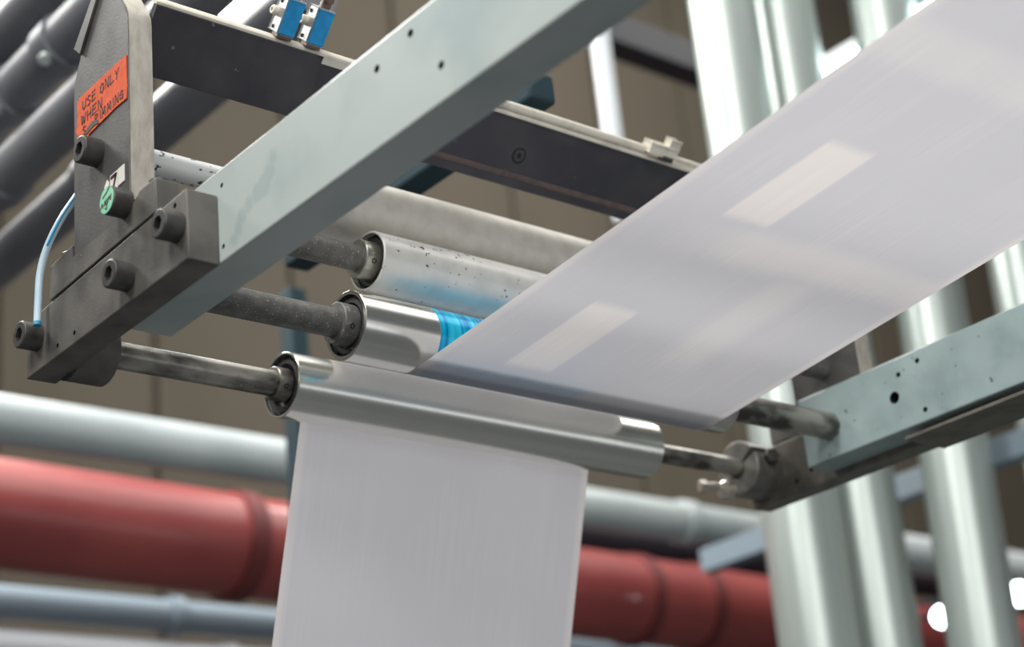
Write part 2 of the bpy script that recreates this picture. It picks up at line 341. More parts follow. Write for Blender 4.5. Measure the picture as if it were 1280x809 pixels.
duct(4.43, 3.02, 0.105, 'tall galvanised round duct standing alone behind the right support beam', 0.036)
duct(5.02, 3.06, 0.105, 'tall galvanised round duct at the far right edge beyond the right beam', 0.03)

# ---- red sprinkler main with a flange
def xpipe(name, y, z, r, x0, x1, material, label, cat, cols=(), cm=None, group=None, fall=0.0):
    t = thing(name, (x0, y, z), label, cat, group)
    finish('pipe_body', lathe(BM(), (x0, y, z), (1, 0, -fall), [(0, r), (x1 - x0, r)], 48), material, t)
    for (cx, cw, dr) in cols:
        finish('flange', lathe(BM(), (cx - cw / 2, y, z - fall * (cx - x0)), (1, 0, -fall), [(0, r * 0.98), (0, r + dr), (cw, r + dr), (cw, r * 0.98)], 48, (), False, False), cm or material, t)
    return t
xpipe('red_pipe', 5.241, 1.786 + 0.019 * (2.78 - XL), 0.18, XL, XR - 0.05, M['red'], 'thick red painted main pipe with dark flange bands', 'pipe', [(3.22, 0.07, 0.015), (5.10, 0.05, 0.012), (5.45, 0.05, 0.012)], M['redflange'], None, 0.019)
xpipe('grey_pipe', 4.787, 1.932, 0.076, XL, XR - 0.05, M['grey'], 'pale grey pipe running level just above the red pipe', 'pipe', [(5.0, 0.06, 0.012), (5.62, 0.06, 0.012)])
xpipe('blue_grey_pipe', 5.9, 1.70, 0.06, XL, XR - 0.05, M['bluegrey'], 'blue grey pipe just below the thick red pipe', 'pipe', [(3.35, 0.05, 0.015)])
xpipe('cream_pipe', 5.95, 1.555, 0.06, XL, XR - 0.05, M['pale'], 'pale pipe at the bottom, lowest of the level pipes', 'pipe', [(3.6, 0.06, 0.012)])
xpipe('dark_pipe', 5.75, 2.185, 0.075, 4.4, XR - 0.05, M['dark'], 'dark pipe between the pale grey pipe and the red pipe right of the web', 'pipe')
xpipe('far_pipe', 5.45, 2.19 + 0.05, 0.07, 6.6, XR - 0.05, M['pale'], 'distant pale pipe seen between the ducts under the right beam', 'pipe')
def ybeam(name, x, z, y0, y1, w_, h_, material, label, slope=0):
    return tag(finish(name, box(BM(), (x - w_ / 2, x + w_ / 2), (y0, y1), (z - h_ / 2, z + h_ / 2), 0.006), material, None, (x, y0, z)), label, 'beam')
t = thing('steel_beam', (4.635, 1.2, FZ), 'blue grey steel beam passing behind the pale ducts, its end left of them', 'beam')
finish('beam_body', box(BM(), (4.605, 4.665), (0.6, 4.36), (1.5775, 1.6625), 0.006), M['bluegrey'], t)
finish('support_leg', box(BM(), (4.61, 4.66), (0.9, 0.95), (FZ, 1.5775), 0.004), M['bluegrey'], t)
ybeam('teal_beam', 1.62, 1.353, 1.72, 2.40, 0.05, 0.05, M['teal'], 'dark teal steel bar directly behind the big left support beam')
tag(finish('teal_column', box(BM(), (2.66, 2.72), (3.98, 4.04), (FZ, 2.15), 0.005), M['teal'], None, (2.6, 4, FZ)), 'dark teal column behind the left ends of the lower rollers', 'column')
tag(finish('white_post', lathe(BM(), (4.386, 4.3, 2.9), (0, 0, 1), [(0, 0.037), (ZT - 2.9, 0.037)], 24), M['pale'], None, (4.386, 4.3, 2.9)), 'thin white vertical post behind the black cross bar', 'post')
tag(finish('dark_girder', box(BM(), (4.52, XR - 0.05), (4.40, 4.52), (3.80, 3.94), 0.006), M['dark'], None, (4.6, 4.4, 3.8)), 'dark horizontal girder between the white post and the pale ducts', 'beam')

# ---- rack of slate tubes at upper left, running away from us
def rack_tube(x, z, y0, r, label, ks):
    t = thing('slate_tube', (x, y0, z), label, 'tube', 'rack of slate grey tubes at upper left')
    finish('tube_body', rod(BM(), (x, y0, z), (x, 4.6, z), r, 32), M['slate'], t)
    for y in ks:
        finish('clip_ring', lathe(BM(), (x, y - 0.03, z), (0, 1, 0), [(0, r), (0, r + 0.008), (0.06, r + 0.008), (0.06, r)], 32, (), False, False), M['slate'], t)
        finish('clip_bolt', lathe(BM(), (x - r * 0.6, y, z - r * 0.75), (-0.5, -0.6, -0.6), [(0, 0.015), (0.028, 0.015), (0.034, 0.010)], 24), M['galv'], t)
RT = ((1.455, 2.208, 2.6), (1.480, 2.074, 2.4), (1.509, 1.921, 2.3), (1.709, 1.948, 2.42))
RT_LABEL = ('uppermost, cutting the top left corner', 'second from the top', 'third from the top', 'lowest, passing behind the upright plate')
for (x, z, y0), l_, ks in zip(RT, RT_LABEL, ((3.3,), (3.02, 3.26), (3.36,), (3.22, 3.3))):
    rack_tube(x, z, y0, 0.054, 'slate grey tube of the upper left rack, ' + l_, ks)

# ---- lamps seen far off
def lamp(p, r, label):
    t = thing('work_lamp', p, label, 'lamp', 'small round lamps far off at lower right')
    d = Vector((-0.61, -0.69, -0.3)); p = Vector(p)
    finish('lamp_housing', lathe(BM(), p, -d, [(0, r * 1.05), (0.06, r * 1.05), (0.10, r * 0.5)], 24), M['dark'], t)
    finish('bracket', tube(BM(), [p - d * 0.08, p + Vector((0.08, 0.25, 0.06)), (p.x + 0.1, 5.05, 1.70)], 0.012, 10), M['dark'], t)
    finish('lens', lathe(BM(), p, d, [(0, r), (0.012, r * 0.98), (0.03, r * 0.7), (0.036, r * 0.3)], 24), M['lamp'], t)
lamp((5.76, 4.215, 1.472), 0.040, 'round lit lamp left of the far right duct near the bottom')
lamp((5.98, 4.0, 1.527), 0.044, 'round lit lamp at the right edge of the picture')
t = thing('strip_lamp', (4.69, 3.46, 3.23), 'bright thin strip lamp peeking over the upper edge of the paper web', 'lamp')
finish('lamp_housing', box(BM(), (4.66, 4.72), (2.4, 3.56), (3.225, 3.26), 0.005), M['grey'], t)
finish('diffuser', box(BM(), (4.67, 4.71), (2.42, 3.54), (3.195, 3.225), 0.01), M['lamp'], t)
t = thing('strip_lamp', (2.75, 4.36, 3.34), 'bright strip lamp glowing behind the top of the bar beside the blue sensors', 'lamp')
finish('lamp_housing', box(BM(), (2.70, 2.88), (3.6, 4.5), (3.40, 3.46), 0.005), M['grey'], t)
finish('diffuser', box(BM(), (2.71, 2.87), (3.62, 4.48), (3.36, 3.40), 0.01), M['lamp'], t)

# ================================================================== the press section
HX = (-1, 0, 0)
def bolt(parent, x, y, z, r=0.0176, l=0.026, label=None):
    """socket head cap screw on a face that looks along -x"""
    h = r * 0.55
    o = finish('socket_bolt', lathe(BM(), (x, y, z), HX, [(0, r), (l - 0.002, r), (l - 0.0006, r - 0.0008), (l, r - 0.002), (l, h), (l - 0.012, h)], 36, (4, 5), True, True), M['bolt'], parent)
    if label: o['label'] = label
    return o

# ---- left support beam
LX = 0.9643
bl = finish('support_beam', box(BM(), (LX, 1.020), (-0.9, 1.787), (0.860, 0.976), 0.0022), M['beam'], None, (LX, 1.787, 0.86))
tag(bl, 'large pale grey green support beam crossing the picture from upper centre to left', 'beam')
drill(bl, [((LX, y, z), (1, 0, 0), r, 0.012) for (y, z, r) in ((1.205, 0.958, .0045), (1.264, 0.948, .0045), (1.162, 0.899, .0045), (1.568, 0.954, .003), (1.569, 0.878, .003))])

# ---- left end block
BX = 0.9236
t = thing('end_block', (BX, 1.60, 0.858), 'dark steel end block bolted on the far end of the left beam', 'block')
blk = finish('block_body', prism(BM(), [(1.577, 0.858), (1.981, 0.858), (1.981, 0.912), (1.955, 0.936), (1.577, 0.945)], 'x', BX, LX - 0.0005, 0.0018), M['black'], t)
drill(blk, [((BX, 1.8494, 0.8719), (1, 0, 0), 0.0032, 0.012), ((BX, 1.8942, 0.8718), (1, 0, 0), 0.0032, 0.012), ((BX, 1.603, 0.934), (1, 0, 0), 0.0035, 0.012)])
bolt(t, BX, 1.948, 0.9025); bolt(t, BX, 1.713, 0.890); bolt(t, BX, 1.597, 0.9035)
finish('shaft_boss', lathe(BM(), (LX - 0.0005, 1.9445, 0.8944), (1, 0, 0), [(0, 0.042), (0.050, 0.042), (0.0525, 0.0395), (0.0525, 0.019)], 48), M['black'], t)

# ---- left upright plate standing on the block
t = thing('side_plate', (BX, 1.78, 0.946), 'dark steel upright plate with orange note standing on the end block', 'plate')
PX = 0.957
finish('plate_body', prism(BM(), [(1.706, 0.953), (1.850, 0.953), (1.850, 1.215), (1.795, 1.318), (1.752, 1.318), (1.736, 1.296), (1.722, 1.273), (1.712, 1.258), (1.7075, 1.247), (1.706, 1.236)], 'x', BX, PX, 0.0016), M['plate'], t)
finish('ground_edge', prism(BM(), [(1.7048, 0.989), (1.7075, 0.989), (1.7075, 1.236), (1.709, 1.2465), (1.7135, 1.257), (1.7235, 1.272), (1.7375, 1.295), (1.7535, 1.318), (1.7508, 1.318), (1.7348, 1.2966), (1.7208, 1.2738), (1.7107, 1.2587), (1.7062, 1.2474), (1.7048, 1.236)], 'x', BX + 0.0015, PX - 0.001), M['ground'], t)['label'] = 'pale ground front edge'
finish('foot', prism(BM(), [(1.644, 0.9458), (1.915, 0.9396), (1.915, 0.986), (1.852, 0.9905), (1.852, 0.972), (1.706, 0.972), (1.697, 0.980), (1.680, 0.989), (1.644, 0.989)], 'x', BX - 0.001, PX - 0.003, 0.0014), M['black'], t)
finish('cover_strip', prism(BM(), [(1.8425, 1.2645), (1.826, 1.248), (1.770, 1.318), (1.789, 1.318)], 'x', BX - 0.004, BX - 0.0003, 0.0008), M['plate'], t)
for y in (1.665, 1.890):
    finish('cap_screw', lathe(BM(), (PX - 0.018, y, 0.986), (0, 0, 1), [(0, 0.012), (0.010, 0.012), (0.012, 0.010)], 24), M['bolt'], t)
bolt(t, BX, 1.785, 1.0865)
k = finish('knob', lathe(BM(), (BX, 1.714, 0.9845), HX, [(0, 0.0175), (0.024, 0.0175), (0.026, 0.0165)], 36), M['bolt'], t)
g = finish('knob_sticker', lathe(BM(), (BX - 0.026, 1.714, 0.9845), HX, [(0, 0.0168), (0.0006, 0.0168)], 36), M['green'], k); g['label'] = 'mint green handwritten sticker'

def strokes(paths, origin, sy, sz, wd, x, th=0.0004):
    """hand lettering: polylines in letter space laid on a face looking along -x (reading towards -y)"""
    bm = BM()
    for path in paths:
        P = [Vector((x, origin[0] - u * sy, origin[1] + v * sz)) for (u, v) in path]
        for p, q in zip(P, P[1:]):
            d = (q - p)
            if d.length < 1e-6: continue
            d.normalize(); n = d.cross(Vector((1, 0, 0))) * wd / 2; e = d * wd * 0.35
            vs = []
            for xx in (0, -th):
                o_ = Vector((xx, 0, 0)); vs.append([bm.verts.new(v + o_) for v in (p - e + n, q + e + n, q + e - n, p - e - n)])
            A, B = vs; bm.faces.new(A); bm.faces.new(B[::-1])
            for i in range(4): bm.faces.new((A[i], B[i], B[(i + 1) % 4], A[(i + 1) % 4]))
    return bm
G = {'U': [[(0, 1), (.05, .25), (.3, 0), (.55, .2), (.65, 1)]], 'S': [[(.6, .9), (.3, 1), (.05, .75), (.55, .35), (.4, .02), (0, .1)]], 'E': [[(.6, 1), (.05, .95), (0, 0), (.6, .05)], [(.03, .5), (.5, .55)]],
     'O': [[(.3, 1), (.02, .7), (.05, .2), (.35, 0), (.62, .3), (.58, .8), (.3, 1)]], 'N': [[(0, 0), (.08, 1), (.55, 0), (.65, 1)]], 'L': [[(.05, 1), (0, 0), (.6, .08)]], 'Y': [[(0, 1), (.3, .5), (.65, 1)], [(.3, .5), (.25, 0)]],
     'W': [[(0, 1), (.18, 0), (.36, .7), (.55, 0), (.75, 1)]], 'H': [[(.02, 1), (.05, 0)], [(.6, 1), (.6, 0)], [(.03, .5), (.6, .52)]], 'R': [[(.03, 0), (.05, 1), (.5, .9), (.5, .6), (.06, .5), (.6, 0)]], 'I': [[(.1, 1), (.12, 0)]],
     'M': [[(0, 0), (.1, 1), (.35, .3), (.6, 1), (.68, 0)]], 'G': [[(.6, .85), (.3, 1), (.02, .6), (.1, .1), (.5, .05), (.6, .45), (.35, .45)]], '7': [[(0, 1), (.6, 1), (.2, 0)]], '8': [[(.3, .5), (.05, .75), (.3, 1), (.55, .75), (.3, .5), (.02, .25), (.3, 0), (.58, .25), (.3, .5)]]}
def word(txt, adv=0.95):
    out = []; x = 0
    for ch in txt:
        if ch == ' ': x += adv * 0.7; continue
        j = (random.random() - .5) * .12
        out += [[(u + x, v + j) for (u, v) in pl] for pl in G[ch]]; x += adv * (0.5 if ch == 'I' else 1.15 if ch in 'WM' else 1)
    return out
note = finish('orange_note', prism(BM(), [(1.8385, 1.1845), (1.8308, 1.1885), (1.7061 + .003, 1.187), (1.7058 + .003, 1.161), (1.7075, 1.1429), (1.7097, 1.1263), (1.7382, 1.1275), (1.7590, 1.1262), (1.7735, 1.1255), (1.7904, 1.1248), (1.8074, 1.124), (1.8190, 1.1120), (1.8420, 1.1120), (1.8360, 1.1340), (1.8420, 1.1440), (1.8375, 1.1592)], 'x', BX - 0.0012, BX - 0.0002), M['orange'], t)
note['label'] = 'orange handwritten paper note'
lt = strokes(word('USE ONLY'), (1.8235, 1.1660), 0.0136, 0.0130, 0.0022, BX - 0.0012)
tmp = strokes(word('WHEN'), (1.8270, 1.1465), 0.0150, 0.0125, 0.0022, BX - 0.0012); me_ = bpy.data.meshes.new('t'); tmp.to_mesh(me_); tmp.free(); lt.from_mesh(me_)
tmp = strokes(word('S'), (1.8230, 1.1300), 0.0120, 0.0110, 0.0020, BX - 0.0012); tmp.to_mesh(me_); tmp.free(); lt.from_mesh(me_)
tmp = strokes(word('RIMMING'), (1.7900, 1.1310), 0.0128, 0.0115, 0.0020, BX - 0.0012); tmp.to_mesh(me_); tmp.free(); lt.from_mesh(me_)
finish('lettering', lt, M['ink'], note)
finish('torn_patch', prism(BM(), [(1.8181, 1.1250), (1.8100, 1.1345), (1.7950, 1.1370), (1.7840, 1.1335), (1.7790, 1.1256), (1.7900, 1.1290), (1.8050, 1.1275)], 'x', BX - 0.0018, BX - 0.0010), M['bolt'], note)
lab = finish('number_label', prism(BM(), [(1.7335, 1.0185), (1.7180, 1.0185), (1.7180, 1.0410), (1.7335, 1.0410)], 'x', BX - 0.001, BX - 0.0002), M['white'], t); lab['label'] = 'white blank label square'
l7 = finish('number_label', prism(BM(), [(1.7535, 1.0175), (1.7350, 1.0175), (1.7350, 1.0405), (1.7535, 1.0405)], 'x', BX - 0.001, BX - 0.0002), M['white'], t); l7['label'] = 'white label with a black figure seven'
finish('figure', strokes(word('7'), (1.7500, 1.0185), 0.020, 0.018, 0.0045, BX - 0.001), M['ink'], l7)
l8 = finish('number_label', prism(BM(), [(1.7680, 1.0190), (1.7570, 1.0190), (1.7570, 1.0340), (1.7610, 1.0385), (1.7680, 1.0320)], 'x', BX - 0.001, BX - 0.0002), M['white'], t); l8['label'] = 'small torn white label'
finish('figure', strokes([[(.3, .1), (.02, .3), (.3, .55), (.58, .3), (.3, .1)]], (1.7665, 1.0195), 0.013, 0.017, 0.002, BX - 0.001), M['ink'], l8)
finish('scribble', strokes([[(0, .35), (.15, .6), (.2, .35)], [(.3, .4), (.38, .65), (.45, .4), (.5, .7)], [(.62, .7), (.6, .45), (.75, .75), (.85, .5), (.9, .8)], [(.55, .4), (.5, .1), (.4, .2)], [(.2, .95), (.5, 1.1), (.75, 1.35)]], (1.7285, 0.9705), 0.029, 0.021, 0.0018, BX - 0.0266), M['ink'], g)

# ---- air hose
t = thing('air_hose', (0.95, 1.87, 0.905), 'pale blue plastic air hose looping from the plate down to the end block', 'hose')
hp = [(0.975, 1.858, 1.175), (0.963, 1.860, 1.130), (0.945, 1.872, 1.083), (0.925, 1.886, 1.043), (0.915, 1.905, 1.009), (0.910, 1.915, 0.975), (0.908, 1.916, 0.935), (0.905, 1.912, 0.904)]
finish('hose_tube', tube(BM(), hp, 0.0047, 14), M['hose'], t)
finish('printed_stripe', tube(BM(), [(p[0] - 0.0022, p[1] - 0.0035, p[2] - 0.0008) for p in hp[2:5]], 0.0016, 8), M['hoseblue'], t)['label'] = 'dark blue stripe printed along the hose'
finish('hose_end', lathe(BM(), (0.9052, 1.9122, 0.9065), (-0.05, -0.1, -1), [(0, 0.005), (0.005, 0.005)], 14), M['hoseblue'], t)['label'] = 'blue hose tip'

# ---- rollers
def xlathe(p, x, prof, seg=64, cap0=True, cap1=True):
    return lathe(BM(), (0, p[0], p[1]), (1, 0, 0), [(x + q, r) for q, r in prof], seg, (), cap0, cap1)
def roller(name, p, x0, x1, r, sx0, sx1, sr, mats, label, collar=(0.028, 0.026), sr2=None, rec=0.008, rim=0.0035, right_mat=None):
    body, shaft, colm = mats
    t = thing(name, (x0, p[0], p[1]), label, 'roller')
    n = x1 - x0; ri = r - rim
    finish('roller_shell', xlathe(p, x0, [(rec, ri), (0, ri), (0, r - 0.001), (0.001, r), (n - 0.001, r), (n, r - 0.001), (n, ri), (n - rec, ri)], 96, False, False), body, t)
    for xx, sg in ((x0 + rec, 1), (x1 - rec, -1)):
        e = 'bearing'
        o = lathe(BM(), (xx, p[0], p[1]), (sg, 0, 0), [(0.004, ri), (0, ri - 0.0006), (0, r * 0.80), (-0.004, r * 0.79), (-0.0045, r * 0.66), (0.0, r * 0.62), (0.004, sr)], 64, (), False, False)
        finish(e, o, M['seal'], t)
    s2 = sr2 or sr; xm = (x0 + x1) / 2
    finish('shaft', xlathe(p, 0, [(sx0, sr), (xm, sr)], 40), shaft, t)
    finish('shaft', xlathe(p, 0, [(xm, s2), (sx1, s2)], 40), M[right_mat] if right_mat else shaft, t)
    cl, crr = collar
    for xx in (x0 + rec - 0.002 - cl, x1 - rec + 0.002):
        co = finish('shaft_collar', xlathe(p, xx, [(0, sr * 0.9), (0, crr - 0.0012), (0.0012, crr), (cl - 0.0012, crr), (cl, crr - 0.0012), (cl, sr * 0.9)], 48, False, False), colm, t)
        if xx < x0:
            an = math.radians(205); d = Vector((0, math.cos(an), math.sin(an)))
            pc = Vector((xx + cl * 0.45, p[0], p[1])) + d * (crr - 0.0005)
            finish('set_screw', lathe(BM(), pc, d, [(0, 0.0036), (0.0010, 0.0036), (0.0010, 0.0022), (-0.0006, 0.0022)], 14), M['hole'], co)
    return t
F = (1.9445, 0.8965); MD = (1.738, 0.900); R3 = (1.7797, 1.0238); R4 = (1.828, 1.1195)
roller('guide_roller', F, 1.279, 1.962, 0.0463, 1.0172, 2.1745, 0.018, (M['polish'], M['shaft'], M['shaft']), 'polished steel roller nearest the bottom with the web hanging behind it', (0.022, 0.0235), 0.0155)
M['inked'] = ink_roller()
roller('inked_roller', MD, 1.245, 1.925, 0.046, 1.0203, 2.175, 0.019, (M['inked'], M['dusty'], M['dusty']), 'polished roller with a cyan ink band, partly under the sloping web', (0.024, 0.0275), 0.0215, 0.008, 0.0055, right_mat='shaft')
roller('speckled_roller', R3, 1.317, 1.955, 0.0415, 0.9573, 2.2345, 0.0175, (M['zinc'], M['dusty'], M['collarz']), 'zinc grey roller with black specks and a shiny collar above the inked roller', (0.026, 0.0265), 0.0175, 0.010, 0.003)
roller('dull_roller', R4, 1.25, 1.99, 0.050, 0.9573, 2.2345, 0.0175, (M['matte'], M['speckshaft'], M['dusty']), 'dull unmarked aluminium roller, uppermost and behind the speckled one', (0.024, 0.027))

# ---- paper web: sloping run, wrap under the inked roller, over the guide roller, hanging run
def web_mesh():
    bm = BM(); uvl = bm.loops.layers.uv.new('web')
    rm, rf = 0.0463, 0.0466; cM = Vector((MD[0], MD[1])); cF = Vector((F[0], F[1]))
    k = 0.0965; th0 = math.atan(k)
    path = []
    # incoming run touches the inked roller from below: tangent direction heading +y and down
    d0 = Vector((math.cos(th0), -math.sin(th0))); n0 = Vector((-math.sin(th0), -math.cos(th0)))      # n0 = outward (down)
    T0 = cM + n0 * rm; L0 = 2.05
    for i in range(42): path.append(T0 - d0 * L0 * (1 - i / 41.0))
    # inner tangent between both rollers
    dv = cF - cM; D = dv.length; be = math.asin((rm + rf) / D); ang = math.atan2(dv.y, dv.x) + be
    dt = Vector((math.cos(ang), math.sin(ang))); nt = Vector((dt.y, -dt.x))                             # outward at the inked roller
    a0 = math.atan2(n0.y, n0.x); a1 = math.atan2(nt.y, nt.x)
    for i in range(1, 13): q = a0 + (a1 - a0) * i / 12; path.append(cM + Vector((math.cos(q), math.sin(q))) * rm)
    tilt = math.radians(18.3); nh = Vector((math.cos(tilt), math.sin(tilt))); dh = Vector((math.sin(tilt), -math.cos(tilt)))
    b0 = math.atan2(-nt.y, -nt.x); b1 = math.atan2(nh.y, nh.x)
    for i in range(0, 21): q = b0 + (b1 - b0) * i / 20; path.append(cF + Vector((math.cos(q), math.sin(q))) * rf)
    e = path[-1]
    for i in range(1, 31): path.append(e + dh * 1.75 * i / 30)
    nx = 22; X0, X1 = 1.345, 1.888; rows = []; s = 0; prev = None
    for p in path:
        if prev is not None: s += (p - prev).length
        prev = p; row = []
        for j in range(nx + 1):
            u = j / nx; y, z = p.x, p.y
            if y < T0.x: z += (T0.x - y) * (0.017 * (u - 0.5))                                          # slight twist of the free run
            row.append((bm.verts.new((X0 + (X1 - X0) * u, y, z)), (X1 - X0) * u, s))
        rows.append(row)
    for A, B in zip(rows, rows[1:]):
        for j in range(nx):
            q = (A[j], A[j + 1], B[j + 1], B[j]); f = bm.faces.new([v[0] for v in q])
            for lp, v in zip(f.loops, q): lp[uvl].uv = (v[1], v[2])
    return bm, L0, T0
bm, L0, T0 = web_mesh()
def vof(y): return L0 - (T0.x - y) / math.cos(math.atan(0.0965))
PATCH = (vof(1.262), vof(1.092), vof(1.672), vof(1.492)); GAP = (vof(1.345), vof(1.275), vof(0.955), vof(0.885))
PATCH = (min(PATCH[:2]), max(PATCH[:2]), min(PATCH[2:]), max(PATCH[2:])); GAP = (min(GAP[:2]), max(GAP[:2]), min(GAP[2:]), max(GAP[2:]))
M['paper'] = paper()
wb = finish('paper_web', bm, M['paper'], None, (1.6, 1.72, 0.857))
wb.data.set_sharp_from_angle(angle=math.pi)
tag(wb, 'wide white paper web running over the rollers and hanging down in the centre', 'paper')
print('PATCH', PATCH, 'GAP', GAP)

# ---- slanted black cross bar
s2 = math.sqrt(0.5)
BO = Vector((0, 1.755, 1.198)); UU = Vector((0, -s2, s2)); NN = Vector((0, -s2, -s2))       # up the face / out of the face
def bp(w_, n_): q = BO + UU * w_ + NN * n_; return (q.y, q.z)
def barprism(name, pts, x0, x1, material, parent, bev=0.0):
    return finish(name, prism(BM(), [bp(*q) for q in pts], 'x', x0, x1, bev), material, parent)
t = thing('cross_bar', (0.9575, 1.755, 1.198), 'slanted black cross bar spanning between the side plates behind the left beam', 'bar')
fp = barprism('face_plate', [(-0.002, -0.012), (-0.002, -0.006), (0.0885, -0.006), (0.0885, -0.012)], 0.9575, 2.2345, M['bar'], t, 0.0008)
lip = barprism('bottom_lip', [(-0.011, -0.012), (-0.011, 0.0), (0.001, 0.0), (0.001, -0.012)], 1.2075, 2.2345, M['bar'], t, 0.0008)
barprism('ledge', [(0.001, -0.0065), (0.001, -0.0045), (0.010, -0.0045), (0.010, -0.0065)], 1.2075, 2.2345, M['rust'], t)['label'] = 'rusty brown ledge above the lip'
barprism('top_strip', [(0.0885, -0.016), (0.0885, -0.0035), (0.0925, -0.0035), (0.0955, -0.010), (0.0955, -0.016)], 0.9575, 2.2345, M['cream'], t, 0.0006)['label'] = 'cream coloured top edge strip'
barprism('top_strip', [(0.079, -0.0058), (0.079, -0.0045), (0.0885, -0.0035), (0.0885, -0.0058)], 1.2070, 1.40, M['cream'], t)['label'] = 'wider part of the cream edge strip'
# thicker dark plate on the left, with a rounded upper corner
bm = BM(); pts = [(0.9575, 0.0), (1.2065, 0.0)] + [(1.2065 - 0.016 + 0.016 * math.cos(q), 0.0690 + 0.0195 * math.sin(q)) for q in [i * math.pi / 12 for i in range(0, 7)]] + [(0.9575, 0.0885)]
A = [bm.verts.new((x, BO.y + UU.y * w_ + NN.y * 0.0, BO.z + UU.z * w_)) for x, w_ in pts]
B = [bm.verts.new(v.co - NN * 0.0062) for v in A]
bm.faces.new(A); bm.faces.new(B[::-1])
for i in range(len(A)): bm.faces.new((A[i], B[i], B[(i + 1) % len(A)], A[(i + 1) % len(A)]))
finish('end_plate', bm, M['bar'], t)
def bpos(x, w_, n_): q = BO + UU * w_ + NN * n_; return Vector((x, q.y, q.z))
sc = finish('countersunk_screw', lathe(BM(), bpos(1.569, 0.0365, -0.0062), NN, [(0, 0.0118), (0.0010, 0.0118), (0.0012, 0.0105), (0.0004, 0.0100)], 36, (), True, False), M['hole'], t)
finish('screw_head', lathe(BM(), bpos(1.569, 0.0365, -0.0062), NN, [(0.0002, 0.0090), (0.0016, 0.0085), (0.0016, 0.0046), (0.0008, 0.0046)], 36, (2, 3)), M['bar'], sc)
finish('hex_socket', lathe(BM(), bpos(1.569, 0.0365, -0.0062), NN, [(0.0004, 0.0045), (0.0010, 0.0045)], 6), M['hole'], sc)
finish('scratch', prism(BM(), [bp(0.02, -0.0060), bp(0.055, -0.0060), bp(0.055, -0.0058), bp(0.02, -0.0058)], 'x', 1.842, 1.8428), M['rust'], t)['label'] = 'thin pale scratch'
finish('guide_rod', rod(BM(), bpos(1.43, 0.1015, -0.010), bpos(1.787, 0.1015, -0.010), 0.0065, 20, 0.002), M['cream'], t)['label'] = 'cream rod lying on the top edge'
finish('guide_rod', rod(BM(), bpos(1.841, 0.1010, -0.010), bpos(2.2345, 0.1010, -0.010), 0.0045, 20, 0.001), M['cream'], t)['label'] = 'thinner cream rod beyond the clamp'
bm = BM()
def obox(bm, c_, sx, su, sn, bev=0.0):
    r = bmesh.ops.create_cube(bm, size=1.0); vs = r['verts']
    for v in vs: v.co = Vector(c_) + Vector((v.co.x * sx, 0, 0)) + UU * (v.co.y * su) + NN * (v.co.z * sn)
    if bev: bmesh.ops.bevel(bm, geom=list({e for v in vs for e in v.link_edges}), offset=bev, segments=2, affect='EDGES', profile=0.5)
    return bm
cl = finish('rod_clamp', obox(BM(), bpos(1.814, 0.1085, -0.006), 0.052, 0.015, 0.022, 0.002), M['cream'], t)
finish('clamp_screw', obox(BM(), bpos(1.832, 0.1225, -0.004), 0.018, 0.013, 0.016, 0.002), M['cream'], cl)
finish('clamp_foot', obox(BM(), bpos(1.826, 0.0985, 0.001), 0.020, 0.006, 0.010, 0.001), M['bar'], cl)

# ---- two blue sensors on the bar
def sensor(x, w0, label):
    t = thing('blue_sensor', bpos(x, w0, -0.012), label, 'sensor', 'blue sensors on the cross bar')
    h = 0.048
    finish('mounting_foot', obox(BM(), bpos(x + 0.012, w0 + 0.0025, -0.010), 0.020, 0.005, 0.020, 0.0008), M['brass'], t)
    hs = finish('metal_housing', obox(BM(), bpos(x + 0.012, w0 + 0.005 + h / 2, -0.013), 0.024, h, 0.026, 0.0012), M['alu'], t)
    finish('blue_cover', obox(BM(), bpos(x + 0.0125, w0 + 0.005 + h / 2, 0.0012), 0.0215, h - 0.003, 0.0030, 0.0008), M['blue'], t)
    for w_ in (0.010, 0.045):
        finish('fixing_hole', lathe(BM(), bpos(x - 0.0002, w0 + w_, -0.017), HX, [(0, 0.0026), (0.0006, 0.0026), (0.0006, 0.0018), (0.0003, 0.0018)], 14), M['hole'], hs)
    finish('push_ring', lathe(BM(), bpos(x, w0 + 0.030, -0.022), HX, [(-0.001, 0.0065), (0.006, 0.0065), (0.0075, 0.0052), (0.0075, 0.003), (0.003, 0.003)], 24), M['ringw'], t)
    finish('cable_gland', lathe(BM(), bpos(x + 0.014, w0 + 0.005 + h, -0.010), UU, [(0, 0.0075), (0.010, 0.0075), (0.010, 0.0095), (0.018, 0.0095), (0.018, 0.006), (0.024, 0.005)], 6), M['brass'], t)
    finish('cable', tube(BM(), [bpos(x + 0.014, w0 + h + 0.027, -0.010), bpos(x + 0.014, w0 + h + 0.07, -0.010), bpos(x + 0.01, w0 + h + 0.13, -0.03)], 0.0035, 10), M['seal'], t)
    finish('side_pin', tube(BM(), [bpos(x + 0.004, w0 + h + 0.004, -0.006), bpos(x + 0.004, w0 + h + 0.03, -0.006)], 0.0015, 8), M['ringw'], t)
sensor(1.127, 0.0955, 'small blue and metal sensor on the cross bar, nearer the upright plate')
sensor(1.172, 0.0955, 'small blue and metal sensor on the cross bar, nearer the pale beam')

